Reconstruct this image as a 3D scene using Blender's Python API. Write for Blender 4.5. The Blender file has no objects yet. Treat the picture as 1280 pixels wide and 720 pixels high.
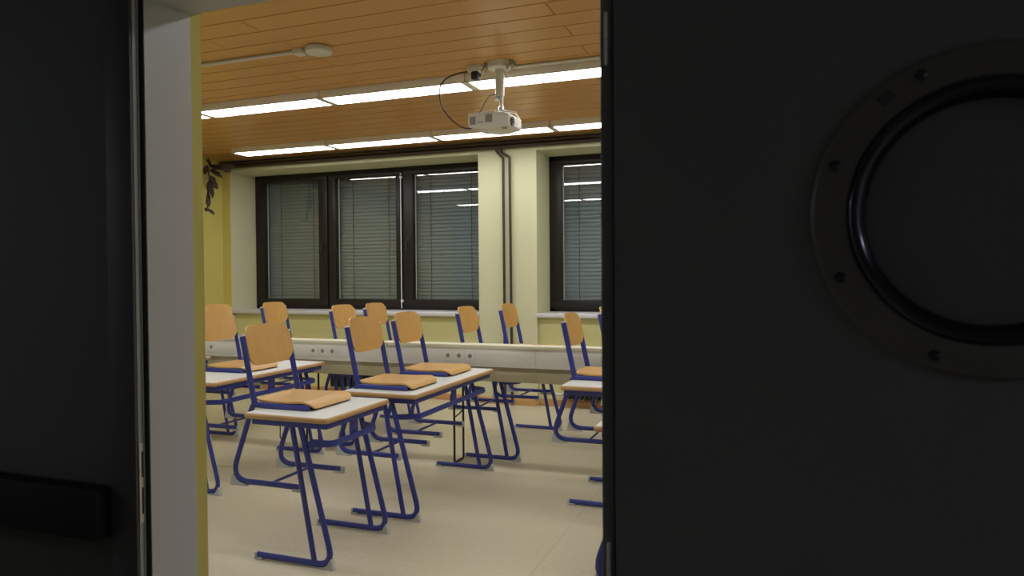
import bpy, bmesh, math, random
from mathutils import Vector, Matrix
random.seed(7)
scn = bpy.context.scene
COL = scn.collection
PI = math.pi

# ------------------------------------------------------------------ camera
cd = bpy.data.cameras.new('camera'); cam = bpy.data.objects.new('camera', cd); COL.objects.link(cam)
R_ = Vector((0.93802, 0.34650, -0.00726)); U_ = Vector((0.00097, 0.01832, 0.99983)); F_ = Vector((-0.34657, 0.93787, -0.01685))
m = Matrix((R_, U_, -F_)).transposed().to_4x4(); m.translation = Vector((0, 0, 1.4548)); cam.matrix_world = m
cd.sensor_width = 36.0; cd.lens = 890.05 / 1280 * 36; cd.clip_start = 0.02
cd.dof.use_dof = True; cd.dof.focus_distance = 4.6; cd.dof.aperture_fstop = 5.6
scn.camera = cam

# ------------------------------------------------------------------ world, exposure
w = bpy.data.worlds.new('night'); scn.world = w; w.use_nodes = True
w.node_tree.nodes['Background'].inputs[0].default_value = (0.004, 0.005, 0.008, 1)
w.node_tree.nodes['Background'].inputs[1].default_value = 1.0
vs = scn.view_settings
vs.view_transform = 'Standard'; vs.look = 'None'; vs.exposure = 0.0; vs.gamma = 1.0; vs.use_curve_mapping = False
LAMP = 12.5           # luminance of the classroom light strips
CORRIDOR = 42.0        # luminance of two unseen fill lamps added to brighten the corridor

# ------------------------------------------------------------------ materials
def lin(c):
    c = c / 255.0
    return c / 12.92 if c <= 0.04045 else ((c + 0.055) / 1.055) ** 2.4
def rgb(r, g, b): return (lin(r), lin(g), lin(b), 1)

def mat(name, col, rough=0.5, metal=0.0, col2=None, scale=8.0, stretch=(1, 1, 1), detail=3, bump=0.0, rnd=0.0, spec=0.5, bscale=None):
    M = bpy.data.materials.new(name); M.use_nodes = True
    nt = M.node_tree; b = nt.nodes['Principled BSDF']
    b.inputs['Base Color'].default_value = col; b.inputs['Roughness'].default_value = rough
    b.inputs['Metallic'].default_value = metal; b.inputs['Specular IOR Level'].default_value = spec
    tc = nt.nodes.new('ShaderNodeTexCoord'); mp = nt.nodes.new('ShaderNodeMapping'); mp.inputs['Scale'].default_value = stretch
    nt.links.new(tc.outputs['Object'], mp.inputs['Vector'])
    nz = nt.nodes.new('ShaderNodeTexNoise'); nz.inputs['Scale'].default_value = scale; nz.inputs['Detail'].default_value = detail
    nt.links.new(mp.outputs['Vector'], nz.inputs['Vector'])
    if col2 is not None:
        mx = nt.nodes.new('ShaderNodeMix'); mx.data_type = 'RGBA'
        mx.inputs[6].default_value = col; mx.inputs[7].default_value = col2
        rp = nt.nodes.new('ShaderNodeValToRGB'); rp.color_ramp.elements[0].position = 0.35; rp.color_ramp.elements[1].position = 0.65
        nt.links.new(nz.outputs['Fac'], rp.inputs['Fac']); nt.links.new(rp.outputs['Color'], mx.inputs[0])
        out = mx.outputs[2]
        if rnd:
            oi = nt.nodes.new('ShaderNodeObjectInfo'); mr = nt.nodes.new('ShaderNodeMapRange')
            mr.inputs[3].default_value = 1 - rnd; mr.inputs[4].default_value = 1 + rnd
            nt.links.new(oi.outputs['Random'], mr.inputs[0])
            hs = nt.nodes.new('ShaderNodeHueSaturation'); nt.links.new(mr.outputs[0], hs.inputs['Value']); nt.links.new(out, hs.inputs['Color'])
            out = hs.outputs['Color']
            ad = nt.nodes.new('ShaderNodeVectorMath'); ad.operation = 'ADD'
            cx = nt.nodes.new('ShaderNodeCombineXYZ'); ml = nt.nodes.new('ShaderNodeMath'); ml.operation = 'MULTIPLY'; ml.inputs[1].default_value = 40
            nt.links.new(oi.outputs['Random'], ml.inputs[0]); nt.links.new(ml.outputs[0], cx.inputs[2])
            nt.links.new(mp.outputs['Vector'], ad.inputs[0]); nt.links.new(cx.outputs[0], ad.inputs[1]); nt.links.new(ad.outputs[0], nz.inputs['Vector'])
        nt.links.new(out, b.inputs['Base Color'])
    if bump:
        bp = nt.nodes.new('ShaderNodeBump'); bp.inputs['Strength'].default_value = bump; bp.inputs['Distance'].default_value = 0.002
        n2 = nt.nodes.new('ShaderNodeTexNoise'); n2.inputs['Scale'].default_value = bscale or scale * 6
        nt.links.new(mp.outputs['Vector'], n2.inputs['Vector'])
        nt.links.new(n2.outputs['Fac'], bp.inputs['Height']); nt.links.new(bp.outputs['Normal'], b.inputs['Normal'])
    return M

M = {}
M['wall'] = mat('pale_yellow_paint', (0.595, 0.582, 0.365, 1), 0.75, col2=(0.61, 0.597, 0.38, 1), scale=1.5, bump=0.25, bscale=90)
M['wall_mustard'] = mat('mustard_paint', (0.56, 0.48, 0.12, 1), 0.75, col2=(0.60, 0.52, 0.14, 1), scale=1.5, bump=0.25, bscale=90)
M['front'] = mat('grey_green_paint', (0.47, 0.51, 0.50, 1), 0.75, col2=(0.49, 0.53, 0.52, 1), scale=1.5)
M['parapet'] = mat('lime_yellow_paint', (0.70, 0.67, 0.31, 1), 0.75, col2=(0.72, 0.69, 0.33, 1), scale=1.5, bump=0.25, bscale=90)
M['floor'] = mat('speckled_vinyl', (0.55, 0.488, 0.348, 1), 0.30, col2=(0.515, 0.452, 0.318, 1), scale=30, detail=8, spec=0.5)
M['plank'] = mat('ceiling_wood', (0.61, 0.325, 0.090, 1), 0.33, col2=(0.58, 0.305, 0.083, 1), scale=2.0, stretch=(0.5, 9, 9), rnd=0.03)
M['groove'] = mat('ceiling_substrate', (0.10, 0.05, 0.015, 1), 0.9)
M['beech'] = mat('beech_plywood', (0.56, 0.325, 0.095, 1), 0.36, col2=(0.53, 0.30, 0.085, 1), scale=4.0, stretch=(14, 1.2, 14), rnd=0.04)
M['beech_v'] = mat('beech_plywood_upright', (0.56, 0.325, 0.095, 1), 0.36, col2=(0.525, 0.297, 0.084, 1), scale=4.0, stretch=(8, 10, 1.0), rnd=0.04)
M['edge'] = mat('beech_edge', (0.55, 0.34, 0.15, 1), 0.42, col2=(0.47, 0.28, 0.115, 1), scale=5, stretch=(1, 1, 8))
M['laminate'] = mat('light_grey_laminate', (0.655, 0.665, 0.625, 1), 0.35, col2=(0.63, 0.64, 0.60, 1), scale=14)
M['blue'] = mat('blue_enamel', (0.034, 0.045, 0.262, 1), 0.34, col2=(0.032, 0.042, 0.245, 1), scale=6)
M['glide'] = mat('grey_plastic', (0.46, 0.47, 0.46, 1), 0.5)
M['cap'] = mat('white_plastic_cap', (0.66, 0.65, 0.60, 1), 0.5)
M['duct'] = mat('white_duct', (0.74, 0.73, 0.66, 1), 0.4, col2=(0.71, 0.70, 0.63, 1), scale=3)
M['duct_top'] = mat('cream_top', (0.66, 0.63, 0.47, 1), 0.45)
M['lowpanel'] = mat('tan_panel', (0.46, 0.41, 0.26, 1), 0.6, col2=(0.44, 0.39, 0.245, 1), scale=4)
M['black'] = mat('black_steel', (0.012, 0.010, 0.012, 1), 0.4)
M['socket'] = mat('socket_plastic', (0.74, 0.73, 0.66, 1), 0.45)
M['socket_dark'] = mat('socket_well', (0.22, 0.22, 0.205, 1), 0.5)
M['frame'] = mat('dark_brown_window_profile', (0.017, 0.0125, 0.0105, 1), 0.42, col2=(0.015, 0.011, 0.0095, 1), scale=5, spec=0.35)
M['sill'] = mat('window_sill_stone', (0.62, 0.61, 0.62, 1), 0.4, col2=(0.60, 0.59, 0.60, 1), scale=30)
M['slat'] = mat('grey_blind_slats', (0.215, 0.245, 0.26, 1), 0.5, spec=0.2)
M['cord'] = mat('blind_cord', (0.03, 0.03, 0.035, 1), 0.7)
M['rod'] = mat('white_rod', (0.75, 0.74, 0.72, 1), 0.4)
M['pipe'] = mat('brown_pipe', (0.040, 0.026, 0.018, 1), 0.45)
M['radiator'] = mat('dark_radiator', (0.016, 0.013, 0.010, 1), 0.45)
M['valve'] = mat('valve_white', (0.6, 0.6, 0.56, 1), 0.4)
M['base'] = mat('orange_wood_skirting', (0.58, 0.33, 0.12, 1), 0.45, col2=(0.52, 0.29, 0.10, 1), scale=4, stretch=(1, 10, 10))
M['alu'] = mat('lamp_housing', (0.80, 0.76, 0.66, 1), 0.45)
M['white'] = mat('white_plastic', (0.66, 0.64, 0.56, 1), 0.4)
M['vent'] = mat('vent_grey', (0.26, 0.25, 0.22, 1), 0.5)
M['steel'] = mat('brushed_steel', (0.60, 0.60, 0.58, 1), 0.28, metal=1.0)
M['blackplastic'] = mat('black_plastic', (0.02, 0.02, 0.024, 1), 0.5)
M['lens'] = mat('lens_glass', (0.012, 0.014, 0.02, 1), 0.06, spec=0.8)
M['plant'] = mat('dried_leaf', (0.035, 0.022, 0.015, 1), 0.8, col2=(0.055, 0.038, 0.022, 1), scale=15)
M['jamb'] = mat('grey_steel_jamb', (0.53, 0.535, 0.545, 1), 0.42, col2=(0.51, 0.515, 0.525, 1), scale=2.5, spec=0.35)
M['jamb_dark'] = mat('dark_frame_face', (0.085, 0.082, 0.082, 1), 0.55)
M['seal'] = mat('black_rubber_seal', (0.010, 0.010, 0.012, 1), 0.7)
M['strike'] = mat('strike_plate_steel', (0.85, 0.83, 0.66, 1), 0.5)
M['corridor'] = mat('charcoal_wall', (0.135, 0.138, 0.144, 1), 0.7, col2=(0.130, 0.133, 0.139, 1), scale=3)
M['corridor_low'] = mat('olive_dado', (0.085, 0.082, 0.055, 1), 0.75)
M['corridor_far'] = mat('corridor_grey', (0.55, 0.55, 0.53, 1), 0.8)
M['corridor_floor'] = mat('corridor_floor', (0.30, 0.28, 0.24, 1), 0.4, col2=(0.26, 0.24, 0.20, 1), scale=20)
M['rail'] = mat('black_rail', (0.006, 0.006, 0.007, 1), 0.6)
M['door'] = mat('charcoal_door_laminate', (0.215, 0.215, 0.220, 1), 0.55, col2=(0.208, 0.208, 0.213, 1), scale=2, stretch=(3, 3, 0.4))
M['ring'] = mat('dark_porthole_metal', (0.20, 0.188, 0.18, 1), 0.36, metal=0.35)
M['ring_in'] = mat('polished_porthole_bezel', (0.10, 0.10, 0.125, 1), 0.14, metal=1.0)
M['hinge'] = mat('bright_hinge', (0.85, 0.84, 0.80, 1), 0.35)

def emis(name, col, s):
    e = bpy.data.materials.new(name); e.use_nodes = True; nt = e.node_tree
    for n in list(nt.nodes): nt.nodes.remove(n)
    o = nt.nodes.new('ShaderNodeOutputMaterial'); k = nt.nodes.new('ShaderNodeEmission')
    k.inputs[0].default_value = col; k.inputs[1].default_value = s; nt.links.new(k.outputs[0], o.inputs[0]); return e
M['diffuser'] = emis('lit_diffuser', (0.97, 0.985, 1.0, 1), LAMP)
M['dim'] = emis('fill_lamp_glow', (0.85, 0.9, 1.0, 1), CORRIDOR)  # glow of the added corridor fill lamps

def glass(name, tint, f0):
    g = bpy.data.materials.new(name); g.use_nodes = True; nt = g.node_tree
    for n in list(nt.nodes): nt.nodes.remove(n)
    o = nt.nodes.new('ShaderNodeOutputMaterial'); t = nt.nodes.new('ShaderNodeBsdfTransparent'); t.inputs[0].default_value = tint
    gl = nt.nodes.new('ShaderNodeBsdfGlossy'); gl.inputs['Roughness'].default_value = 0.01
    fr = nt.nodes.new('ShaderNodeFresnel'); fr.inputs[0].default_value = f0
    ge = nt.nodes.new('ShaderNodeNewGeometry'); ff = nt.nodes.new('ShaderNodeMath'); ff.operation = 'SUBTRACT'; ff.inputs[0].default_value = 1.0
    mu = nt.nodes.new('ShaderNodeMath'); mu.operation = 'MULTIPLY'
    nt.links.new(ge.outputs['Backfacing'], ff.inputs[1]); nt.links.new(ff.outputs[0], mu.inputs[0]); nt.links.new(fr.outputs[0], mu.inputs[1])
    mx = nt.nodes.new('ShaderNodeMixShader'); nt.links.new(mu.outputs[0], mx.inputs[0])
    nt.links.new(t.outputs[0], mx.inputs[1]); nt.links.new(gl.outputs[0], mx.inputs[2]); nt.links.new(mx.outputs[0], o.inputs[0]); return g
M['glass'] = glass('window_glass', (0.93, 0.96, 0.95, 1), 2.2)
M['porthole_glass'] = mat('frosted_porthole_pane', (0.185, 0.187, 0.19, 1), 0.45)

# floor: add faint welded seams between the vinyl sheets
def floor_seams(Mt):
    nt = Mt.node_tree; b = nt.nodes['Principled BSDF']; src = b.inputs['Base Color'].links[0].from_socket
    tc = nt.nodes.new('ShaderNodeTexCoord'); sx = nt.nodes.new('ShaderNodeSeparateXYZ'); nt.links.new(tc.outputs['Object'], sx.inputs[0])
    a = nt.nodes.new('ShaderNodeMath'); a.operation = 'ADD'; a.inputs[1].default_value = 1.125 + 36.0
    d = nt.nodes.new('ShaderNodeMath'); d.operation = 'MODULO'; d.inputs[1].default_value = 6.0
    s = nt.nodes.new('ShaderNodeMath'); s.operation = 'LESS_THAN'; s.inputs[1].default_value = 0.012
    nt.links.new(sx.outputs[0], a.inputs[0]); nt.links.new(a.outputs[0], d.inputs[0]); nt.links.new(d.outputs[0], s.inputs[0])
    mx = nt.nodes.new('ShaderNodeMix'); mx.data_type = 'RGBA'; mx.inputs[7].default_value = (0.48, 0.42, 0.29, 1)
    nt.links.new(s.outputs[0], mx.inputs[0]); nt.links.new(src, mx.inputs[6]); nt.links.new(mx.outputs[2], b.inputs['Base Color'])
floor_seams(M['floor'])

# ------------------------------------------------------------------ mesh helpers
class MB:
    def __init__(s): s.v = []; s.f = []
    def add(s, vs, fs):
        k = len(s.v); s.v += [tuple(p) for p in vs]; s.f += [tuple(i + k for i in f) for f in fs]; return s
    def box(s, x0, x1, y0, y1, z0, z1, c=0.0):
        if c <= 0:
            vs = [(x, y, z) for x in (x0, x1) for y in (y0, y1) for z in (z0, z1)]
            return s.add(vs, [(0, 1, 3, 2), (4, 6, 7, 5), (0, 4, 5, 1), (2, 3, 7, 6), (0, 2, 6, 4), (1, 5, 7, 3)])
        b = bmesh.new(); bmesh.ops.create_cube(b, size=1.0)
        for q in b.verts: q.co = Vector(((x0 + x1) / 2 + q.co.x * (x1 - x0), (y0 + y1) / 2 + q.co.y * (y1 - y0), (z0 + z1) / 2 + q.co.z * (z1 - z0)))
        bmesh.ops.bevel(b, geom=list(b.edges), offset=c, segments=2, profile=0.5, affect='EDGES')
        b.verts.index_update()
        s.add([q.co[:] for q in b.verts], [[q.index for q in f.verts] for f in b.faces]); b.free(); return s
    def tube(s, pts, rx, ry=None, lat=None, n=8, closed=False):
        ry = rx if ry is None else ry; pts = [Vector(p) for p in pts]; N = len(pts); vs = []; prev = None
        for i, p in enumerate(pts):
            if closed: t = (pts[(i + 1) % N] - pts[i - 1]).normalized()
            elif i == 0: t = (pts[1] - p).normalized()
            elif i == N - 1: t = (p - pts[i - 1]).normalized()
            else: t = ((pts[i + 1] - p).normalized() + (p - pts[i - 1]).normalized()).normalized()
            if lat is not None: L = Vector(lat); L = (L - t * L.dot(t)).normalized()
            else:
                if prev is None: prev = Vector((0, 0, 1)) if abs(t.z) < 0.9 else Vector((1, 0, 0))
                L = (prev - t * prev.dot(t)).normalized(); prev = L
            nrm = L.cross(t)
            for k in range(n):
                a = 2 * PI * (k + 0.5) / n; vs.append(p + nrm * (rx * math.cos(a)) + L * (ry * math.sin(a)))
        fs = []
        for i in range(N if closed else N - 1):
            j = (i + 1) % N
            for k in range(n): fs.append((i * n + k, i * n + (k + 1) % n, j * n + (k + 1) % n, j * n + k))
        if not closed: fs.append(tuple(range(n - 1, -1, -1))); fs.append(tuple((N - 1) * n + k for k in range(n)))
        return s.add(vs, fs)
    def prism(s, poly, y0, y1):          # polygon in x,z extruded along y
        n = len(poly); vs = [(x, y0, z) for x, z in poly] + [(x, y1, z) for x, z in poly]
        return s.add(vs, [tuple(range(n)), tuple(range(2 * n - 1, n - 1, -1))] + [(i, i + n, (i + 1) % n + n, (i + 1) % n) for i in range(n)])
    def lathe(s, prof, c=(0, 0, 0), axis='z', n=24, ring=False):
        vs = []
        for r, h in prof:
            for k in range(n):
                a = 2 * PI * k / n; u, v = r * math.cos(a), r * math.sin(a)
                p = (u, v, h) if axis == 'z' else ((u, h, v) if axis == 'y' else (h, u, v))
                vs.append((p[0] + c[0], p[1] + c[1], p[2] + c[2]))
        N = len(prof); fs = []
        for i in range(N if ring else N - 1):
            j = (i + 1) % N
            for k in range(n): fs.append((i * n + k, i * n + (k + 1) % n, j * n + (k + 1) % n, j * n + k))
        if not ring: fs.append(tuple(range(n))); fs.append(tuple((N - 1) * n + k for k in range(n)))
        return s.add(vs, fs)
    def mesh(s, name, mats, smooth=0.6):
        me = bpy.data.meshes.new(name); me.from_pydata(s.v, [], s.f); me.update()
        b = bmesh.new(); b.from_mesh(me); bmesh.ops.recalc_face_normals(b, faces=b.faces); b.to_mesh(me); b.free()
        for mm in (mats if isinstance(mats, (list, tuple)) else [mats]): me.materials.append(mm)
        if smooth:
            me.polygons.foreach_set('use_smooth', [True] * len(me.polygons)); me.set_sharp_from_angle(angle=smooth)
        return me
    def build(s, name, mats, parent=None, loc=None, smooth=0.6):
        return put(name, s.mesh(name, mats, smooth), parent, loc)

def put(name, me, parent=None, loc=None):
    o = bpy.data.objects.new(name, me); COL.objects.link(o)
    if parent is not None: o.parent = parent
    if loc is not None: o.location = loc
    return o
def tag(o, label, cat, group=None):
    o['label'] = label; o['category'] = cat
    if group: o['group'] = group
    return o
def thing(name, label, cat, loc=(0, 0, 0), rz=0.0, group=None):
    o = bpy.data.objects.new(name, None); COL.objects.link(o); o.empty_display_size = 0.1
    o.location = loc; o.rotation_euler = (0, 0, rz); return tag(o, label, cat, group)
def struct(o): o['kind'] = 'structure'; return o
def dup(src, loc, label=None, rz=None, group=None):
    r = src.copy(); COL.objects.link(r); r.location = loc
    if rz is not None: r.rotation_euler = (0, 0, rz)
    if label: r['label'] = label
    if group: r['group'] = group
    for ch in list(src.children):
        c = ch.copy(); COL.objects.link(c); c.parent = r
        for g in list(ch.children):
            d = g.copy(); COL.objects.link(d); d.parent = c
    return r
def fillet(pts, rad, k=6):
    pts = [Vector(p) for p in pts]; out = [pts[0]]
    for i in range(1, len(pts) - 1):
        p, a, b = pts[i], (pts[i - 1] - pts[i]), (pts[i + 1] - pts[i])
        r = rad[i - 1] if isinstance(rad, (list, tuple)) else rad
        ang = a.angle(b); d = min(r / math.tan(ang / 2), a.length * 0.49, b.length * 0.49)
        p0, p1 = p + a.normalized() * d, p + b.normalized() * d
        for j in range(k + 1):
            t = j / k; out.append(p0 * (1 - t) ** 2 + p * (2 * t * (1 - t)) + p1 * t * t)
    out.append(pts[-1]); return out

# ------------------------------------------------------------------ the setting
XL, XR, YF, YW, ZC = -6.87, 2.6, 1.397, 7.54, 3.0
YP, YG, ZS, ZWT = 7.60, 8.02, 1.035, 2.85       # parapet face, window frame face, sill top, window head
N1 = (-6.734, -3.19); N2 = (-2.488, 1.0)          # the two window niches along x

struct(MB().box(XL - 0.2, XR + 0.2, YF - 0.02, YW + 0.8, -0.12, 0.0).build('floor', M['floor'], smooth=0))
struct(MB().box(XL - 0.15, XL, YF, YW + 0.7, 0, 3.12).build('wall_left', M['wall_mustard'], smooth=0))
struct(MB().box(XR, XR + 0.15, YF, YW + 0.7, 0, 3.12).build('wall_right', M['wall'], smooth=0))
wb = MB()
wb.box(XL, N1[0], YW, YW + 0.7, 0, 3.12); wb.box(N1[1], N2[0], YW, YW + 0.7, 0, 3.12); wb.box(N2[1], XR, YW, YW + 0.7, 0, 3.12)
for a, b in (N1, N2): wb.box(a, b, YW, YW + 0.7, ZWT, 3.12)
wback = struct(wb.build('wall_back', M['wall'], smooth=0))
for a, b in (N1, N2): MB().box(a, b, YP, YW + 0.7, 0, ZS - 0.05).build('parapet', M['parapet'], wback, smooth=0)
MB().box(XL, N1[0] - 0.001, YW - 0.002, YW + 0.002, 0, 3.0).build('painted_pier_face', M['wall_mustard'], wback, smooth=0)
# wall between classroom and corridor, with the doorway
DX0, DX1, DZ = -1.335, -0.275, 2.112
wf = MB().box(-7.2, DX0, 1.21, YF, 0, 3.12).box(DX1, 6.4, 1.21, YF, 0, 3.12).box(DX0, DX1, 1.21, YF, DZ, 3.12)
wfront = struct(wf.build('wall_front', M['front'], smooth=0))
MB().box(DX0 - 0.001, DX0 + 0.0015, 1.356, YF + 0.001, 0, DZ).box(DX0, DX1, 1.356, YF + 0.001, DZ - 0.002, DZ + 0.001).box(DX1 - 0.0015, DX1 + 0.001, 1.356, YF + 0.001, 0, DZ).build('painted_reveal', M['wall_mustard'], wfront, smooth=0)
MB().box(-7.2, -1.34, 1.198, 1.21, 0.985, 3.0).box(DX1 + 0.02, 6.4, 1.198, 1.21, 0.0, 3.0).box(-1.34, DX1 + 0.02, 1.198, 1.21, 2.17, 3.0).build('corridor_cladding', M['corridor'], wfront, smooth=0)
MB().box(-7.2, -1.405, 1.196, 1.21, 0, 0.985).build('corridor_dado', M['corridor_low'], wfront, smooth=0)

# wooden ceiling: rows of 20 cm boards, butt joints staggered
ceil = struct(MB().box(XL - 0.15, XR + 0.15, YF, YW + 0.7, 3.02, 3.12).build('ceiling', M['groove'], smooth=0))
row = 0; y = 3.475 - 0.2 * 10
pm = {}
while y < YW - 0.01:
    y1 = min(y + 0.2, YW)
    off, PL = (-3.02, 1.8) if row % 2 == 0 else (-3.46, 2.7)
    x = off - PL * 3
    while x < XR:
        a, b = max(x, XL), min(x + PL, XR)
        if b - a > 0.02:
            key = (round(b - a, 3), round(y1 - y, 3))
            if key not in pm: pm[key] = MB().box(-key[0] / 2 + 0.003, key[0] / 2 - 0.003, -key[1] / 2 + 0.005, key[1] / 2 - 0.005, 0, 0.018, 0.0012).mesh('plank', M['plank'], 0)
            put('plank', pm[key], ceil, ((a + b) / 2, (y + y1) / 2, 3.0))
        x += PL
    row += 1; y += 0.2

# baseboards
for nm, a, b, y in (('baseboard_back', XL, N1[0], YW), ('baseboard_back', N1[0], N1[1], YP), ('baseboard_back', N1[1], N2[0], YW), ('baseboard_back', N2[0], N2[1], YP), ('baseboard_back', N2[1], XR, YW)):
    struct(MB().box(a, b, y - 0.018, y, 0, 0.075, 0.004).build(nm, M['base']))

# windows
def make_window(n, x0, x1, sashes, rods):
    W = struct(MB().box(x0, x1, YG, YG + 0.08, ZS, ZS + 0.06, 0.004).box(x0, x1, YG, YG + 0.08, ZWT - 0.07, ZWT, 0.004)
               .box(x0, x0 + 0.06, YG, YG + 0.08, ZS, ZWT, 0.004).box(x1 - 0.06, x1, YG, YG + 0.08, ZS, ZWT, 0.004).build('window_%d' % n, M['frame']))
    for (a, b, g0, g1, h) in sashes:      # sash extents, glass extents, handle side
        z0, z1, q0, q1 = ZS + 0.035, ZWT - 0.045, 1.168, 2.752
        s = MB().box(a, b, YG - 0.022, YG + 0.075, z0, q0, 0.006).box(a, b, YG - 0.022, YG + 0.075, q1, z1, 0.006)
        s.box(a, g0, YG - 0.022, YG + 0.075, q0 - 0.01, q1 + 0.01, 0.006).box(g1, b, YG - 0.022, YG + 0.075, q0 - 0.01, q1 + 0.01, 0.006)
        sa = s.build('sash', M['frame'], W)
        pn = MB().box(g0 - 0.008, g1 + 0.008, -0.003, 0.003, -0.81, 0.81).build('pane', M['glass'], sa, ((0, YG + 0.048, (q0 + q1) / 2)), smooth=0)
        pn.rotation_euler = (-0.003, 0, 0)      # panes never sit perfectly plumb
        MB().box(g0 - 0.004, g0 + 0.009, YG + 0.054, YG + 0.062, q0, q1).build('spacer_bar', M['alu'], sa, smooth=0)
        hx = (a + g0) / 2 if h < 0 else (b + g1) / 2
        if h: MB().box(hx - 0.014, hx + 0.014, YG - 0.03, YG - 0.02, 1.86, 1.94, 0.003).tube(fillet([(hx, YG - 0.03, 1.90), (hx, YG - 0.07, 1.90), (hx, YG - 0.07, 1.79)], 0.012, 4), 0.009).build('handle', M['black'], sa)
        bl = MB(); z = 1.05; c, sn = math.cos(1.22), math.sin(1.22)
        while z < 2.83:
            pts = [(-0.028, -0.002), (-0.012, 0.004), (0.012, 0.004), (0.028, -0.002)]
            vs = []
            for xx in (g0 - 0.10, g1 + 0.10):
                for u, v in pts: vs.append((xx, YG + 0.15 + u * c - v * sn, z + u * sn + v * c))
            bl.add(vs, [(0, 1, 5, 4), (1, 2, 6, 5), (2, 3, 7, 6)]); z += 0.048
        b_ = bl.build('blind_slats', M['slat'], W); b_['kind'] = 'stuff'
        cb = MB()
        for xx in (g0 + 0.20 * (g1 - g0), g1 - 0.2 * (g1 - g0)): cb.box(xx - 0.004, xx + 0.004, YG + 0.118, YG + 0.122, 1.05, 2.83)
        cb.build('blind_cord', M['cord'], W, smooth=0)
    MB().box(x0, x1, YG + 0.32, YG + 0.34, ZS - 0.05, ZWT + 0.02).build('shutter_back', M['cord'], W, smooth=0)
    for rx in rods:
        r = MB().tube([(rx, YG - 0.045, ZS + 0.02), (rx, YG - 0.045, ZWT - 0.14)], 0.006).build('opener_rod', M['rod'], W)
        MB().box(rx - 0.012, rx + 0.016, YG - 0.055, YG - 0.022, ZWT - 0.15, ZWT - 0.12, 0.004).box(rx - 0.008, rx + 0.02, YG - 0.055, YG - 0.022, 1.13, 1.165, 0.004).box(rx - 0.008, rx + 0.008, YG - 0.05, YG - 0.022, ZWT - 0.105, ZWT - 0.085, 0.003).build('rod_bracket', M['rod'], r)
    struct(MB().box(x0, x1, YW - 0.035, YG + 0.01, ZS - 0.045, ZS, 0.006).build('window_%d_sill' % n, M['sill']))
    return W
make_window(1, N1[0], N1[1], [(-6.70, -5.555, -6.575, -5.69, 1), (-5.535, -4.445, -5.425, -4.525, 0), (-4.425, -3.22, -4.285, -3.35, -1)], [-4.438])
make_window(2, N2[0], N2[1], [(-2.455, -1.335, -2.335, -1.455, 0), (-1.315, -0.175, -1.195, -0.295, 1), (-0.155, 0.965, -0.035, 0.845, -1)], [-0.165])

# door frame (steel, left side seen from inside the opening)
d1 = struct(MB().box(-1.325, -1.339 + 0.0002, 1.22, 1.356, 0, 2.104).box(-1.339, DX1 + 0.004, 1.22, 1.356, 2.092, 2.112).build('door_1', M['jamb'], smooth=0))
d1.name = 'door_1'
MB().box(-1.415, -1.3395, 1.193, 1.2, 0, 2.19, 0.001).box(-1.34, DX1 + 0.06, 1.193, 1.2, 2.115, 2.19, 0.001).box(DX1, DX1 + 0.075, 1.188, 1.215, 0, 2.19, 0.004).build('frame_face', M['jamb_dark'], d1)
MB().box(-0.2655, -0.2455, 1.137, 1.19, 0, 2.10, 0.002).build('hinge_lip', M['door'], d1)
MB().box(-1.343, -1.338, 1.20, 1.222, 0, 2.11).box(DX1 - 0.002, DX1 + 0.003, 1.20, 1.356, 0, 2.11).build('rebate', M['jamb'], d1, smooth=0)
MB().tube([(-1.3325, 1.2195, 0), (-1.3325, 1.2195, 2.10)], 0.0062).tube([(-1.333, 1.216, 2.098), (DX1, 1.216, 2.098)], 0.0072).build('rubber_seal', M['seal'], d1)
sp = MB().box(-1.339, -1.3365, 1.2, 1.2165, 0.905, 1.085, 0.0005).build('strike_plate', M['strike'], d1, smooth=0)
sp['label'] = 'pale steel strike plate with two latch slots'
MB().box(-1.337, -1.3358, 1.2055, 1.2145, 0.925, 0.985).box(-1.337, -1.3358, 1.2055, 1.2145, 1.008, 1.066).build('latch_slot', M['rail'], sp, smooth=0)
for z in (0.89, 0.99, 1.078):
    pass

# corridor shell
struct(MB().box(-7.2, 6.4, -1.6, YF - 0.02, -0.12, -0.001).build('floor_corridor', M['corridor_floor'], smooth=0))
struct(MB().box(-7.2, 6.4, -1.6, 1.21, 2.75, 2.85).build('ceiling_corridor', M['corridor_far'], smooth=0))
struct(MB().box(-7.2, 6.4, -1.7, -1.6, 0, 2.8).build('wall_corridor', M['corridor_far'], smooth=0))
struct(MB().box(-7.3, -7.2, -1.7, 1.21, 0, 2.8).box(6.4, 6.5, -1.7, 1.21, 0, 2.8).build('wall_corridor_end', M['corridor_far'], smooth=0))
tag(MB().box(-5.0, -1.418, 1.155, 1.196, 0.868, 0.984, 0.004).build('wall_rail', M['rail']), 'black board rail along the dark corridor wall left of doorway', 'rail')
for x, sd in ((-5.5, 'left'), (4.6, 'right')):  # fill lamps out of view, added to lift the dark door and walls
    e = thing('corridor_fill_lamp', 'unseen fill lamp added at the %s end of the dark corridor' % sd, 'lamp', (x, -0.4, 2.68), 0, 'added corridor fill lamps')
    MB().box(-0.32, 0.32, -0.12, 0.12, 0.012, 0.07, 0.01).build('housing', M['alu'], e)
    MB().box(-0.30, 0.30, -0.10, 0.10, 0, 0.013, 0.004).build('diffuser', M['dim'], e)

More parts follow.
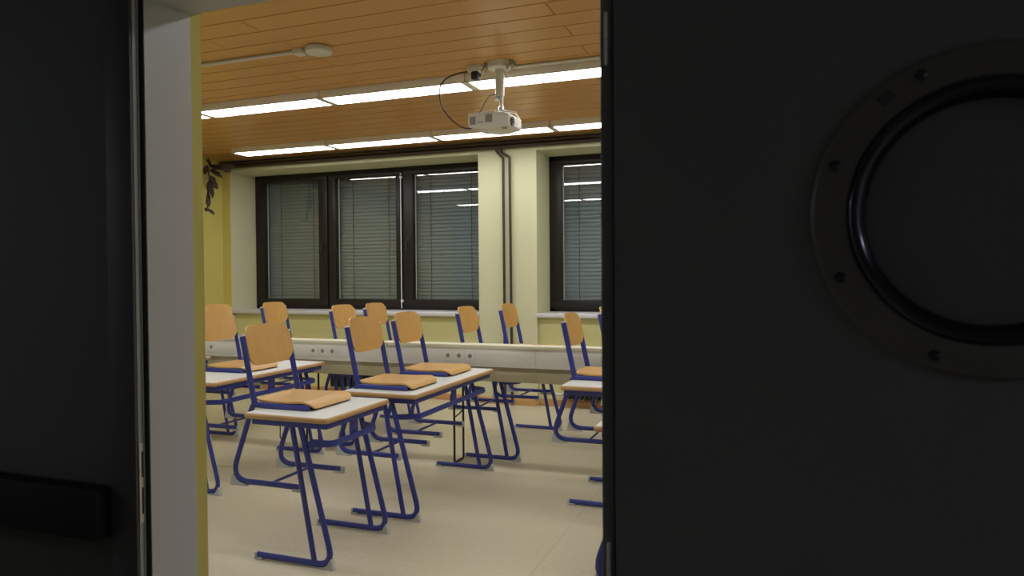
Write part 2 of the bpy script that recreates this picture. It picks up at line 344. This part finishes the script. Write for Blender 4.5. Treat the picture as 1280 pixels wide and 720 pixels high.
# ------------------------------------------------------------------ ceiling light strips
def lamp_row(n, x0, y0, count):
    L, Wd = 1.317, 0.2426
    hm = None
    for i in range(count):
        xa = x0 + i * L
        yield xa, y0
rows = [('strip by the windows', -6.05, 6.80, 6), ('strip behind the projector pole', -6.175, 5.0, 6), ('strip by the corridor wall', -6.1, 2.72, 6)]
hm = MB().box(0.004, 1.313, 0, 0.2426, 0.008, 0.066, 0.004).mesh('housing', M['alu'])
hb = MB().box(0.004, 0.034, 0, 0.2426, 0.0, 0.0085).box(1.283, 1.313, 0, 0.2426, 0.0, 0.0085).box(0.004, 1.313, 0, 0.008, 0, 0.0085).box(0.004, 1.313, 0.2346, 0.2426, 0, 0.0085).mesh('rim', M['alu'], 0)
dm = MB().box(0.034, 1.283, 0.008, 0.2346, 0.002, 0.0085).mesh('diffuser', M['diffuser'], 0)
ordn = ['first', 'second', 'third', 'fourth', 'fifth', 'sixth']
for nm, x0, y0, cnt in rows:
    for i in range(cnt):
        lp = thing('ceiling_light', 'lit panel lamp, %s from the yellow side wall, %s' % (ordn[i], nm), 'ceiling light', (x0 + 1.317 * i, y0, 2.934), 0, 'ceiling light panels in rows')
        put('housing', hm, lp); put('rim', hb, lp); put('diffuser', dm, lp)

# ------------------------------------------------------------------ desks
def box_bar(mb, a, b, w_, h_):        # rectangular bar between two points lying along x or y
    (x0, y0, z0), (x1, y1, z1) = a, b
    if abs(x1 - x0) > abs(y1 - y0): mb.box(min(x0, x1), max(x0, x1), y0 - w_ / 2, y0 + w_ / 2, z0 - h_ / 2, z0 + h_ / 2, 0.004)
    else: mb.box(x0 - w_ / 2, x0 + w_ / 2, min(y0, y1), max(y0, y1), z0 - h_ / 2, z0 + h_ / 2, 0.004)
    return mb

def make_desk(L, loc, label, group):
    D = 0.515; t = thing('school_desk', label, 'desk', loc, 0, group)
    ins = 0.012; top = MB()
    def ring(e, z, r=0.025):
        out = []
        for cx, cy, a0 in ((-e - r, L - e - r, 0), (-D + e + r, L - e - r, 90), (-D + e + r, e + r, 180), (-e - r, e + r, 270)):
            for k in range(5):
                a = math.radians(a0 + 90 * k / 4); out.append((cx + r * math.cos(a), cy + r * math.sin(a), z))
        return out
    n = 20
    r1, r0 = ring(ins, 0.7602, 0.016), ring(ins, 0.733, 0.016)
    top.add(r1 + r0, [tuple(range(n)), tuple(range(2 * n - 1, n - 1, -1))] + [(i, (i + 1) % n, (i + 1) % n + n, i + n) for i in range(n)])
    top.build('tabletop', M['laminate'], t, smooth=0.3)
    eb = MB(); prof = [(ins, 0.760), (0.005, 0.7588), (0.001, 0.754), (0, 0.747), (0.001, 0.739), (0.005, 0.7335), (ins, 0.732)]
    vs = []
    for e, z in prof: vs += ring(e, z, 0.027 - e)
    fs = []
    for i in range(len(prof) - 1):
        for k in range(n): fs.append((i * n + k, i * n + (k + 1) % n, (i + 1) * n + (k + 1) % n, (i + 1) * n + k))
    eb.add(vs, fs); eb.build('edge_band', M['edge'], t)
    ya, yb = 0.042, L - 0.042
    ap = MB(); z = 0.7155
    box_bar(ap, (-0.034, ya, z), (-0.034, yb, z), 0.02, 0.032); box_bar(ap, (-0.47, ya, z), (-0.47, yb, z), 0.02, 0.032)
    box_bar(ap, (-0.48, ya, z), (-0.024, ya, z), 0.02, 0.032); box_bar(ap, (-0.48, yb, z), (-0.024, yb, z), 0.02, 0.032)
    ap.build('apron', M['blue'], t)
    for y in (ya, yb):
        pts = fillet([(-0.188, y, 0.715), (0.0, y, 0.021), (-0.46, y, 0.021)], 0.075, 8)
        MB().tube(pts, 0.0165, 0.0115, (0, 1, 0), 10).build('side_frame', M['blue'], t)
        MB().tube([(-0.238, y, 0.71), (-0.112, y, 0.03)], 0.0155, 0.0105, (0, 1, 0), 10).build('brace_post', M['blue'], t)
        MB().prism([(0.005, 0.0), (-0.003, 0.046), (-0.010, 0.056), (-0.018, 0.044), (-0.032, 0.022), (-0.055, 0.010), (-0.10, 0.006), (-0.10, 0.0)], y - 0.013, y + 0.013).build('glide', M['glide'], t)
        MB().box(-0.474, -0.425, y - 0.013, y + 0.013, 0.0, 0.012, 0.002).box(-0.472, -0.459, y - 0.013, y + 0.013, 0.0, 0.036, 0.003).build('glide', M['glide'], t)
    zr = 0.615
    pts = fillet([(-0.165, ya, zr), (-0.115, ya + 0.02, zr), (-0.034, ya + 0.06, zr), (-0.034, yb - 0.06, zr), (-0.115, yb - 0.02, zr), (-0.165, yb, zr)], [0.03, 0.05, 0.05, 0.03], 5)
    MB().tube(pts, 0.006, 0.018, (0, 0, 1), 8).build('book_rail', M['blue'], t)
    ym = L * 0.5
    MB().box(-0.05, -0.044, ym - 0.038, ym + 0.038, 0.60, 0.705, 0.002).build('rail_bracket', M['blue'], t)
    hk = fillet([(-0.300, ya - 0.012, 0.705), (-0.300, ya - 0.014, 0.645), (-0.288, ya - 0.014, 0.630), (-0.278, ya - 0.014, 0.645), (-0.278, ya - 0.014, 0.665)], 0.010, 4)
    MB().tube(hk, 0.003, n=6).build('bag_hook', M['black'], t)
    return t
GD = 'double school desks in rows'
deskB = make_desk(1.253, (-1.975, 3.704, 0), 'two-seat white-topped desk with two chairs hung on it, in mid-room', GD)
dup(deskB, (-3.48, 3.722, 0), 'two-seat white-topped desk at the left, carrying one chair behind the nearest chair')
dup(deskB, (-4.69, 3.75, 0), 'desk mostly hidden by the left doorjamb, only its corner showing past a chair')
dup(deskB, (-1.872, 5.187, 0), 'desk behind the white socket duct, beneath the brown wall pipes')
dup(deskB, (-3.36, 5.187, 0), 'desk behind the white socket duct, in front of the middle window sash')
dup(deskB, (-4.62, 5.187, 0), 'desk behind the white socket duct, in front of the leftmost window sash')
dup(deskB, (-0.72, 5.187, 0), 'desk behind the white socket duct, before the window cut by the door')
GS = 'single school desks'
deskA = make_desk(0.618, (-2.0575, 2.9404, 0), 'small one-seat desk closest to the viewer with a chair hung on it', GS)
dup(deskA, (-0.765, 4.305, 0), 'small desk half cut off by the open door, with a chair on it')
dup(deskA, (-0.275, 3.195, 0), 'desk showing only a small white corner beside the door edge')
dup(deskA, (0.09, 2.32, 0), 'desk hidden behind the open door, holding the chair whose blue leg shows')

# ------------------------------------------------------------------ chairs (hung on the desks: skids in the air)
def make_chair(loc, label, group):
    t = thing('school_chair', label, 'chair', loc, 0, group)
    # seat: bent plywood sheet, x from -0.40 (rear) to 0 (front, rolled down)
    prof = [(-0.404, 0.464), (-0.37, 0.460), (-0.28, 0.4575), (-0.18, 0.4585), (-0.115, 0.462), (-0.080, 0.463), (-0.056, 0.458), (-0.036, 0.447), (-0.022, 0.434), (-0.018, 0.4275)]
    hw = [0.160, 0.182, 0.192, 0.194, 0.194, 0.193, 0.190, 0.183, 0.170, 0.155]
    vs = []; fs = []; nn = len(prof); ny = 7
    for layer in (0, 1):
        for i, (x, z) in enumerate(prof):
            a = prof[max(0, i - 1)]; b = prof[min(nn - 1, i + 1)]; tx, tz = b[0] - a[0], b[1] - a[1]; l = math.hypot(tx, tz); nx, nz = -tz / l, tx / l
            for j in range(ny):
                y = hw[i] * (2 * j / (ny - 1) - 1); vs.append((x - layer * nx * 0.010, y, z + 0.010 - layer * nz * 0.010))
    id_ = lambda l, i, j: l * nn * ny + i * ny + j
    for i in range(nn - 1):
        for j in range(ny - 1):
            fs.append((id_(0, i, j), id_(0, i, j + 1), id_(0, i + 1, j + 1), id_(0, i + 1, j))); fs.append((id_(1, i, j), id_(1, i + 1, j), id_(1, i + 1, j + 1), id_(1, i, j + 1)))
        for j in (0, ny - 1): fs.append((id_(0, i, j), id_(0, i + 1, j), id_(1, i + 1, j), id_(1, i, j)))
    for j in range(ny - 1):
        for i in (0, nn - 1): fs.append((id_(0, i, j), id_(0, i, j + 1), id_(1, i, j + 1), id_(1, i, j)))
    MB().add(vs, fs).build('seat', M['beech'], t, smooth=0.9)
    # backrest: curved plywood between the posts
    na, nb = 19, 9; vs = []; fs = []
    zb, zt, H = 0.638, 0.861, 0.185
    for layer in (0, 1):
        for i in range(na):
            u = 2 * i / (na - 1) - 1; y = H * u
            cut_t = 0.050 * max(0, (abs(u) - 0.68) / 0.32) ** 2.6; cut_b = 0.046 * max(0, (abs(u) - 0.62) / 0.38) ** 2.6
            cut_t += 0.006 * u * u; cut_b += 0.012 * u * u
            for k in range(nb):
                v = k / (nb - 1); z = (zb + cut_b) * (1 - v) + (zt - cut_t) * v
                x = -0.398 - 0.2165 * (z - 0.468) - 0.030 * (1 - u * u) + 0.012 + 0.010 * layer - 0.010 * (2 * v - 1) ** 2 * 0
                vs.append((x, y, z))
    id2 = lambda l, i, k: l * na * nb + i * nb + k
    for i in range(na - 1):
        for k in range(nb - 1):
            fs.append((id2(1, i, k), id2(1, i + 1, k), id2(1, i + 1, k + 1), id2(1, i, k + 1))); fs.append((id2(0, i, k), id2(0, i, k + 1), id2(0, i + 1, k + 1), id2(0, i + 1, k)))
        for k in (0, nb - 1): fs.append((id2(0, i, k), id2(0, i + 1, k), id2(1, i + 1, k), id2(1, i, k)))
    for k in range(nb - 1):
        for i in (0, na - 1): fs.append((id2(0, i, k), id2(0, i, k + 1), id2(1, i, k + 1), id2(1, i, k)))
    MB().add(vs, fs).build('backrest', M['beech_v'], t, smooth=0.9)
    for s in (-1, 1):
        y = 0.188 * s
        pts = fillet([(-0.048, y, 0.4415), (-0.405, y, 0.4415), (-0.558, y, 0.024), (-0.105, y, 0.024)], [0.03, 0.085], 7)
        MB().tube(pts, 0.0155, 0.0105, (0, 1, 0), 10).build('side_frame', M['blue'], t)
        MB().tube([(-0.392, y, 0.437), (-0.4695, y, 0.806)], 0.0180, 0.0105, (0, 1, 0), 10).build('back_post', M['blue'], t)
        MB().tube([(-0.4693, y, 0.805), (-0.4717, y, 0.8165)], 0.0185, 0.011, (0, 1, 0), 10).build('post_cap', M['cap'], t)
        MB().prism([(-0.553, 0.0), (-0.547, 0.040), (-0.540, 0.060), (-0.531, 0.056), (-0.515, 0.032), (-0.492, 0.0165), (-0.455, 0.0105), (-0.445, 0.002), (-0.445, 0.0)], y - 0.0125, y + 0.0125).build('glide', M['glide'], t)
        MB().box(-0.150, -0.100, y - 0.0125, y + 0.0125, 0.0, 0.014, 0.002).box(-0.106, -0.092, y - 0.0125, y + 0.0125, 0.0, 0.038, 0.003).build('glide', M['glide'], t)
    MB().tube([(-0.30, -0.188, 0.026), (-0.30, 0.188, 0.026)], 0.008).build('crossbar', M['blue'], t)
    MB().tube([(-0.385, -0.185, 0.440), (-0.385, 0.185, 0.440)], 0.0105).build('rear_bar', M['blue'], t)
    return t
HZ = 0.3345
def at(xf, yn): return (xf, yn + 0.2, HZ)
GC = 'beech and blue school chairs hung on desks'
ch = make_chair(at(-2.221, 3.075), 'beech chair with blue frame nearest the viewer, on the small front desk', GC)
for xf, yn, lb in (
    (-2.048, 3.81, 'chair on the mid-room double desk, its nearer seat, front half covering the other seat'),
    (-2.080, 4.44, 'chair on the mid-room double desk, at the end towards the window'),
    (-3.590, 4.165, 'chair at the left, its backrest partly cut by the yellow door reveal'),
    (-4.740, 5.42, 'chair behind the duct, mostly hidden by the left chair, against the yellow wall pier'),
    (-4.56, 6.05, 'chair behind the duct whose backrest stands before the leftmost window sash'),
    (-3.375, 5.56, 'chair behind the duct below the left half of the middle window sash'),
    (-3.30, 6.02, 'chair behind the duct below the white rod of the three-sash window'),
    (-2.035, 5.43, 'chair behind the duct overlapping the right bottom corner of the three-sash window'),
    (-1.89, 6.06, 'chair behind the duct standing before the two brown wall pipes'),
    (-0.86, 4.57, 'chair on the small desk beside the open door, below the second window'),
    (-0.86, 5.62, 'chair behind the duct, only one blue post showing at the door edge'),
    (-0.060, 2.45, 'chair showing only a curved blue leg at the foot of the door edge'),
):
    dup(ch, at(xf, yn), lb)

# ------------------------------------------------------------------ socket duct bench in front of the window desks
bench = thing('socket_bench', 'long white cable duct on black legs with power sockets and cream top', 'cable duct', (0, 5.05, 0))
x0 = -5.47; U = 1.26
for i in range(4):
    a, b = x0 + i * U, x0 + (i + 1) * U
    g = 0.0002
    MB().box(a + g, b - g, 0.0, 0.135, 0.898, 0.926, 0.004).build('top_board', M['duct_top'], bench)
    MB().box(a + g, b - g, 0.018, 0.112, 0.772, 0.8975, 0.003).build('duct_panel', M['duct'], bench)
    MB().box(a + g, b - g, 0.012, 0.112, 0.757, 0.7715, 0.003).build('duct_lip', M['duct'], bench)
    MB().box(a + g, b - g, 0.05, 0.10, 0.640, 0.7565, 0.002).build('lower_panel', M['lowpanel'], bench)
    cx = a + U * 0.5 + 0.31
for k, cx in enumerate((-4.81 - 0.045, -3.575, -2.3165, -1.057)):
    for j in (-1, 0, 1):
        sx = cx + j * 0.0945
        so = MB().box(sx - 0.040, sx + 0.040, 0.012, 0.019, 0.795, 0.877, 0.003).build('socket', M['socket'], bench)
        MB().lathe([(0.0225, 0.0), (0.0225, 0.004), (0.018, 0.004), (0.017, 0.0005)], (sx, 0.0085, 0.836), 'y', 20, ring=True).build('socket_ring', M['socket'], so)
        MB().lathe([(0.018, 0.0), (0.018, 0.002)], (sx, 0.0105, 0.836), 'y', 20).build('socket_well', M['socket_dark'], so)
for lx in (-5.4, -3.70, -2.335, -1.0):
    MB().tube(fillet([(lx, 0.05, 0.66), (lx, -0.045, 0.655), (lx, -0.045, 0.009), (lx, 0.124, 0.009), (lx, 0.124, 0.70)], 0.012, 3), 0.0095, 0.0095, (1, 0, 0), 6).build('leg_loop', M['black'], bench)
    MB().tube([(lx, -0.045, 0.36), (lx, 0.055, 0.375), (lx, 0.124, 0.40)], 0.006, n=6).build('leg_brace', M['black'], bench)

# ------------------------------------------------------------------ radiators
def make_radiator(xa, xb, label, valve_left):
    r = thing('radiator', label, 'radiator', ((xa + xb) / 2, 7.525, 0), 0, 'dark ribbed radiators under the windows')
    h = (xb - xa) / 2; f = MB(); x = -h
    while x < h - 0.02: f.box(x, x + 0.030, -0.045, 0.045, 0.10, 0.56, 0.008); x += 0.045
    q = f.build('ribs', M['radiator'], r); q['kind'] = 'stuff'
    MB().tube([(-h, 0, 0.14), (h, 0, 0.14)], 0.016).tube([(-h, 0, 0.52), (h, 0, 0.52)], 0.016).build('header_pipe', M['radiator'], r)
    if valve_left:
        MB().tube([(-h, -0.01, 0.145), (-h - 0.28, -0.01, 0.15)], 0.008).build('supply_pipe', M['black'], r)
        MB().lathe([(0.014, -h - 0.10), (0.017, -h - 0.07), (0.017, -h - 0.04), (0.012, -h - 0.02)], (0, -0.01, 0.148), 'x', 12).build('valve', M['valve'], r)
    return r
make_radiator(-5.18, -3.95, 'dark ribbed radiator on the wall under the three-sash window', False)
make_radiator(-2.17, -0.4, 'dark ribbed radiator under the window beside the open door', True)

# ------------------------------------------------------------------ heating pipes
for z, lb in ((2.953, 'upper dark brown heating pipe running along the top of the window wall'), (2.906, 'lower dark brown heating pipe running along the top of the window wall')):
    tag(MB().tube([(XL + 0.02, 7.49, z), (XR - 0.02, 7.49, z)], 0.0232, n=12).build('heating_pipe', M['pipe']), lb, 'pipe', 'dark brown heating pipes')
tag(MB().tube(fillet([(-2.955, 7.49, 2.892), (-2.94, 7.505, 2.85), (-2.872, 7.512, 2.785), (-2.866, 7.512, 0.0)], 0.06, 6), 0.0145, n=12).build('riser_pipe', M['pipe']), 'left one of two thin brown pipes descending the wall between windows', 'pipe', 'dark brown heating pipes')
tag(MB().tube(fillet([(-2.905, 7.49, 2.892), (-2.885, 7.505, 2.845), (-2.84, 7.512, 2.815), (-2.795, 7.512, 2.79), (-2.782, 7.512, 0.0)], 0.035, 6), 0.0145, n=12).build('riser_pipe', M['pipe']), 'right one of two thin brown pipes descending the wall between windows', 'pipe', 'dark brown heating pipes')

# ------------------------------------------------------------------ smoke detector, conduits, projector
dt = thing('ceiling_detector', 'round cream detector on the wooden ceiling at the end of a conduit', 'detector', (-2.872, 4.06, 3.0))
MB().lathe([(0.086, -0.006), (0.089, -0.012), (0.089, -0.034), (0.084, -0.041), (0.060, -0.046), (0.0005, -0.048)], n=32).build('cover', M['white'], dt)
MB().lathe([(0.078, 0.0), (0.078, -0.007)], n=24).build('base_plate', M['vent'], dt)
tag(MB().box(-3.055, -2.985, 4.02, 4.09, 2.962, 3.0, 0.005).build('junction_box', M['white']), 'small cream junction box between conduit and round detector', 'junction box')
tag(MB().tube([(XL, 4.055, 2.985), (-3.055, 4.055, 2.985)], 0.012, n=10).build('conduit', M['white']), 'cream conduit on the ceiling leading left from the round detector', 'conduit')
tag(MB().tube([(-1.80, 4.935, 2.987), (XR, 4.965, 2.987)], 0.0125, n=10).build('conduit', M['white']), 'cream conduit on the ceiling leading right from the projector mount', 'conduit')

PX, PY = -1.868, 4.83
mt = thing('projector_mount', 'cream ceiling mount pole carrying the white projector', 'projector mount', (PX, PY, 3.0))
MB().lathe([(0.085, 0), (0.088, -0.02), (0.085, -0.045), (0.060, -0.052), (0.0005, -0.053)], n=28).build('ceiling_plate', M['white'], mt)
MB().box(-0.115, -0.055, -0.03, 0.03, -0.03, 0.0, 0.004).box(0.06, 0.115, -0.03, 0.03, -0.035, 0.0, 0.004).build('mount_bracket', M['vent'], mt)
MB().box(0.072, 0.086, -0.06, -0.045, -0.075, -0.03, 0.002).build('mount_screw', M['steel'], mt)
MB().tube([(0, 0, -0.05), (0, 0, -0.245)], 0.034, n=18).build('pole', M['white'], mt)
MB().tube([(0.012, 0, -0.24), (0.012, 0, -0.345)], 0.014, n=14).build('inner_pole', M['white'], mt)
MB().box(-0.036, 0.0, -0.02, 0.02, -0.275, -0.245, 0.003).build('pole_clamp', M['steel'], mt)
MB().lathe([(0.012, -0.315), (0.022, -0.325), (0.022, -0.345), (0.045, -0.352), (0.045, -0.362)], (0.01, 0, 0), n=18).build('swivel', M['steel'], mt)
MB().tube(fillet([(-0.10, -0.09, -0.372), (-0.03, -0.03, -0.357), (0.01, 0, -0.357), (0.07, -0.04, -0.365), (0.16, -0.10, -0.395)], 0.02, 3), 0.006, n=8).tube(fillet([(0.0, 0.02, -0.355), (0.09, 0.07, -0.355), (0.12, 0.08, -0.40)], 0.02, 3), 0.006, n=8).build('support_arm', M['white'], mt)

pj = thing('projector', 'white video projector hanging from the ceiling pole, lens facing right', 'projector', (PX - 0.028, PY - 0.02, 2.565), -0.06)
b = bmesh.new(); bmesh.ops.create_cube(b, size=1.0)
for q in b.verts:
    q.co = Vector((q.co.x * 0.315, q.co.y * 0.26, q.co.z * 0.112))
bmesh.ops.subdivide_edges(b, edges=[e for e in b.edges if abs(e.verts[0].co.x - e.verts[1].co.x) > 0.1], cuts=6, use_grid_fill=False)
for q in b.verts:
    x = q.co.x
    if x > 0.07: q.co.z -= (0.026 if q.co.z > 0 else -0.006) * ((x - 0.07) / 0.088); q.co.y *= 1 - 0.10 * ((x - 0.07) / 0.088)
    if q.co.z < 0: q.co.z -= 0.012 * (1 - (x / 0.18) ** 2)
    if q.co.z < 0 and x < 0: q.co.z += 0.016 * (-x / 0.18)
bmesh.ops.bevel(b, geom=[e for e in b.edges if e.calc_face_angle(0) > 0.6], offset=0.014, segments=3, profile=0.5, affect='EDGES')
b.verts.index_update()
MB().add([q.co[:] for q in b.verts], [[q.index for q in f.verts] for f in b.faces]).build('body', M['white'], pj, smooth=0.7); b.free()
yn = -0.1306
MB().box(-0.145, -0.095, yn - 0.001, yn + 0.004, -0.030, 0.028, 0.001).build('vent_grille', M['vent'], pj)
MB().box(-0.018, 0.036, yn - 0.001, yn + 0.004, -0.022, 0.034, 0.001).build('vent_grille', M['vent'], pj)
MB().box(-0.078, -0.036, yn - 0.001, yn + 0.004, -0.020, -0.012, 0.001).build('side_slot', M['vent'], pj)
MB().lathe([(0.032, 0.135), (0.034, 0.162), (0.029, 0.165), (0.026, 0.155)], (0, -0.062, -0.016), 'x', 24, ring=True).build('lens_ring', M['blackplastic'], pj)
MB().lathe([(0.0275, 0.147), (0.021, 0.158), (0.0005, 0.162)], (0, -0.062, -0.016), 'x', 24).build('lens', M['lens'], pj)
MB().lathe([(0.018, 0.0), (0.017, -0.008), (0.0005, -0.009)], (0.11, -0.085, -0.062), n=16).build('foot', M['vent'], pj)

sb = tag(MB().box(-2.115, -2.015, 4.80, 4.90, 2.952, 3.0, 0.006).build('socket_box', M['white']), 'small cream power socket box on the ceiling left of projector mount', 'socket box')
tag(MB().box(-2.085, -2.03, 4.802, 4.862, 2.895, 2.951, 0.008).build('power_plug', M['blackplastic']), 'black power plug hanging from the ceiling socket box', 'plug')
cpts = [(-2.115, 4.815, 2.955), (-2.19, 4.80, 2.945), (-2.275, 4.79, 2.915), (-2.325, 4.79, 2.86), (-2.330, 4.79, 2.78), (-2.300, 4.79, 2.69), (-2.235, 4.79, 2.61), (-2.165, 4.79, 2.555), (-2.11, 4.79, 2.535), (-2.045, 4.79, 2.535)]
def smooth_curve(p, k=5):
    p = [Vector(q) for q in p]; out = []
    for i in range(len(p) - 1):
        a, b_, c, d = p[max(0, i - 1)], p[i], p[i + 1], p[min(len(p) - 1, i + 2)]
        for j in range(k):
            t = j / k; out.append(0.5 * ((2 * b_) + (c - a) * t + (2 * a - 5 * b_ + 4 * c - d) * t * t + (3 * b_ - a - 3 * c + d) * t ** 3))
    out.append(p[-1]); return out
tag(MB().tube(smooth_curve(cpts), 0.0055, n=8).build('power_cable', M['blackplastic']), 'black cable looping from the ceiling socket box to projector back', 'cable')
tag(MB().tube(smooth_curve([(-1.875, 4.79, 2.758), (-1.93, 4.79, 2.757), (-1.96, 4.785, 2.72), (-1.99, 4.78, 2.665), (-2.02, 4.775, 2.622)]), 0.0035, n=6).build('signal_cable', M['blackplastic']), 'thin cable running from the mount pole down to projector', 'cable')
tag(MB().tube(smooth_curve([(-1.965, 4.82, 2.985), (-1.985, 4.80, 2.96), (-1.995, 4.79, 2.93), (-2.005, 4.79, 2.90)]), 0.0035, n=6).build('signal_cable', M['blackplastic']), 'short thin cable dangling at the ceiling beside the projector mount', 'cable')

# ------------------------------------------------------------------ dark dried vine in the far left corner
vn = thing('dried_vine', 'dark dried vine hanging from the pipe in the far left corner', 'plant', (-6.60, 7.06, 2.885))
MB().tube(smooth_curve([(0.02, 0.425, 0.03), (0.03, 0.36, 0.03), (0.06, 0.15, 0.0), (-0.02, 0, -0.09), (-0.03, 0, -0.20), (-0.055, 0, -0.34), (-0.06, 0, -0.44), (-0.065, 0, -0.58)]), 0.010, n=6).tube(smooth_curve([(-0.02, 0, -0.09), (0.05, 0.02, -0.07), (0.13, 0.05, -0.075), (0.2, 0.08, -0.05)]), 0.008, n=6).tube(smooth_curve([(-0.05, 0, 0.05), (-0.03, 0, 0.02), (0.0, 0.02, -0.03), (0.06, 0.15, 0.0), (0.10, 0.30, 0.01)]), 0.020, n=6).build('stem', M['plant'], vn)
lm_ = MB()
for j in range(2): pass
leafv = []; leaff = []
nL = 7
for i in range(nL):
    tt = i / (nL - 1); wd = 0.5 * math.sin(PI * min(1, tt * 0.92 + 0.06)) ** 0.8
    leafv += [(tt, -wd * 0.5, -0.12 * tt * tt + 0.06 * wd), (tt, 0, -0.12 * tt * tt), (tt, wd * 0.5, -0.12 * tt * tt + 0.06 * wd)]
for i in range(nL - 1):
    for j in range(2): leaff.append((i * 3 + j, i * 3 + j + 1, i * 3 + 4 + j, i * 3 + 3 + j))
k0 = len(leafv); leafv2 = leafv + [(x, y, z - 0.03) for x, y, z in leafv]
leaff2 = leaff + [tuple(i + k0 for i in reversed(f)) for f in leaff]
for i in range(nL - 1):
    leaff2 += [(i * 3, i * 3 + 3, i * 3 + 3 + k0, i * 3 + k0), (i * 3 + 2, i * 3 + 2 + k0, i * 3 + 5 + k0, i * 3 + 5)]
lmesh = MB().add(leafv2, leaff2).mesh('leaf', M['plant'], 0.9)
for (p, s, e) in (((-0.03, 0, -0.04), 0.15, (0.2, 0.1, 0.3)), ((0.05, 0.03, -0.03), 0.15, (0.1, 0.4, 0.2)), ((0.12, 0.05, -0.03), 0.13, (0.9, 0.5, 0.1)), ((0.15, 0.07, -0.02), 0.12, (1.2, 0.2, 0.4)),
                  ((-0.06, 0, -0.02), 0.13, (0.3, 0.6, 2.6)), ((-0.03, 0, -0.18), 0.15, (1.2, 0.9, 0.2)), ((-0.03, -0.01, -0.22), 0.15, (0.8, 1.3, -0.3)), ((-0.045, 0, -0.24), 0.17, (0.4, 1.2, 0.5)), ((-0.03, 0, -0.15), 0.13, (0.4, 0.6, -0.2)),
                  ((-0.055, 0, -0.36), 0.13, (0.3, 1.5, 0.3)), ((-0.06, 0, -0.42), 0.11, (0.2, 1.35, -0.5)), ((-0.065, 0, -0.56), 0.12, (0.1, 0.5, -0.1)), ((-0.065, 0, -0.55), 0.10, (0.4, 0.2, 2.5)), ((-0.02, 0.02, -0.08), 0.14, (0.7, 0.5, 0.4)), ((0.0, 0, -0.02), 0.14, (0.2, -0.1, 0.1))):
    lf = put('leaf', lmesh, vn, p); s *= 1.12; lf.scale = (s, s, s); lf.rotation_euler = e

# ------------------------------------------------------------------ open door with porthole (lies back against the corridor wall)
door = thing('porthole_door', 'dark open door with a round porthole, folded back against corridor wall', 'door', (-0.242, 1.13, 0))
DW, DH, cxp, czp = 1.04, 2.07, 0.519, 1.5375
lf = MB(); NS = 48; rh = 0.172           # leaf with a round hole
def outline(a):
    dx, dz = math.cos(a), math.sin(a); ts = []
    if dx > 1e-9: ts.append((DW - cxp) / dx)
    if dx < -1e-9: ts.append((0 - cxp) / dx)
    if dz > 1e-9: ts.append((DH - czp) / dz)
    if dz < -1e-9: ts.append((0.008 - czp) / dz)
    t = min(ts); return cxp + dx * t, czp + dz * t
angs = sorted([2 * PI * k / NS for k in range(NS)] + [math.atan2(z - czp, x - cxp) % (2 * PI) for x in (0, DW) for z in (0.008, DH)])
n = len(angs); vs = []
for y in (0.0, 0.042):
    for a in angs: vs.append((cxp + rh * math.cos(a), y, czp + rh * math.sin(a)))
    for a in angs: q = outline(a); vs.append((q[0], y, q[1]))
fs = []
for i in range(n):
    j = (i + 1) % n
    fs += [(i, j, n + j, n + i), (2 * n + i, 3 * n + i, 3 * n + j, 2 * n + j), (i, 2 * n + i, 2 * n + j, j), (n + i, n + j, 3 * n + j, 3 * n + i)]
lf.add(vs, fs).build('leaf', M['door'], door, smooth=0.5)
ring = MB().lathe([(0.180, 0.0), (0.180, -0.010), (0.183, -0.0125), (0.224, -0.0105), (0.2285, -0.006), (0.2285, 0.0)], (cxp, 0, czp), 'y', 72, ring=True).build('porthole_ring', M['ring'], door, smooth=0.5)
MB().lathe([(0.181, -0.010), (0.176, -0.017), (0.169, -0.0165), (0.161, -0.010), (0.156, 0.001), (0.154, 0.014), (0.171, 0.014), (0.181, -0.003)], (cxp, 0, czp), 'y', 72, ring=True).build('porthole_bezel', M['ring_in'], door, smooth=1.2)
MB().lathe([(0.158, 0.010), (0.158, 0.016)], (cxp, 0, czp), 'y', 64).build('porthole_pane', M['porthole_glass'], door, smooth=0)
for k in range(8):
    a = math.radians(25 + 45 * k); sx, sz = cxp + 0.209 * math.cos(a), czp + 0.209 * math.sin(a)
    MB().lathe([(0.0085, -0.009), (0.0075, -0.0145), (0.004, -0.0165), (0.0005, -0.017)], (sx, 0, sz), 'y', 14).build('screw', M['ring_in'], ring)
a = math.radians(129); sx, sz = cxp + 0.209 * math.cos(a), czp + 0.209 * math.sin(a)
pl = MB().box(-0.010, 0.010, -0.0125, -0.010, -0.008, 0.008, 0.0005).build('ring_plate', M['jamb_dark'], ring, (sx, 0, sz)); pl.rotation_euler = (0, -math.radians(40), 0)
for z0 in (0.19, 0.938, 1.7925):
    h = MB()
    h.tube([(-0.0115, -0.001, z0), (-0.0115, -0.001, z0 + 0.040)], 0.0028, n=12).tube([(-0.0115, -0.001, z0 + 0.042), (-0.0115, -0.001, z0 + 0.083)], 0.0028, n=12)
    hh = h.build('hinge', M['hinge'], door)
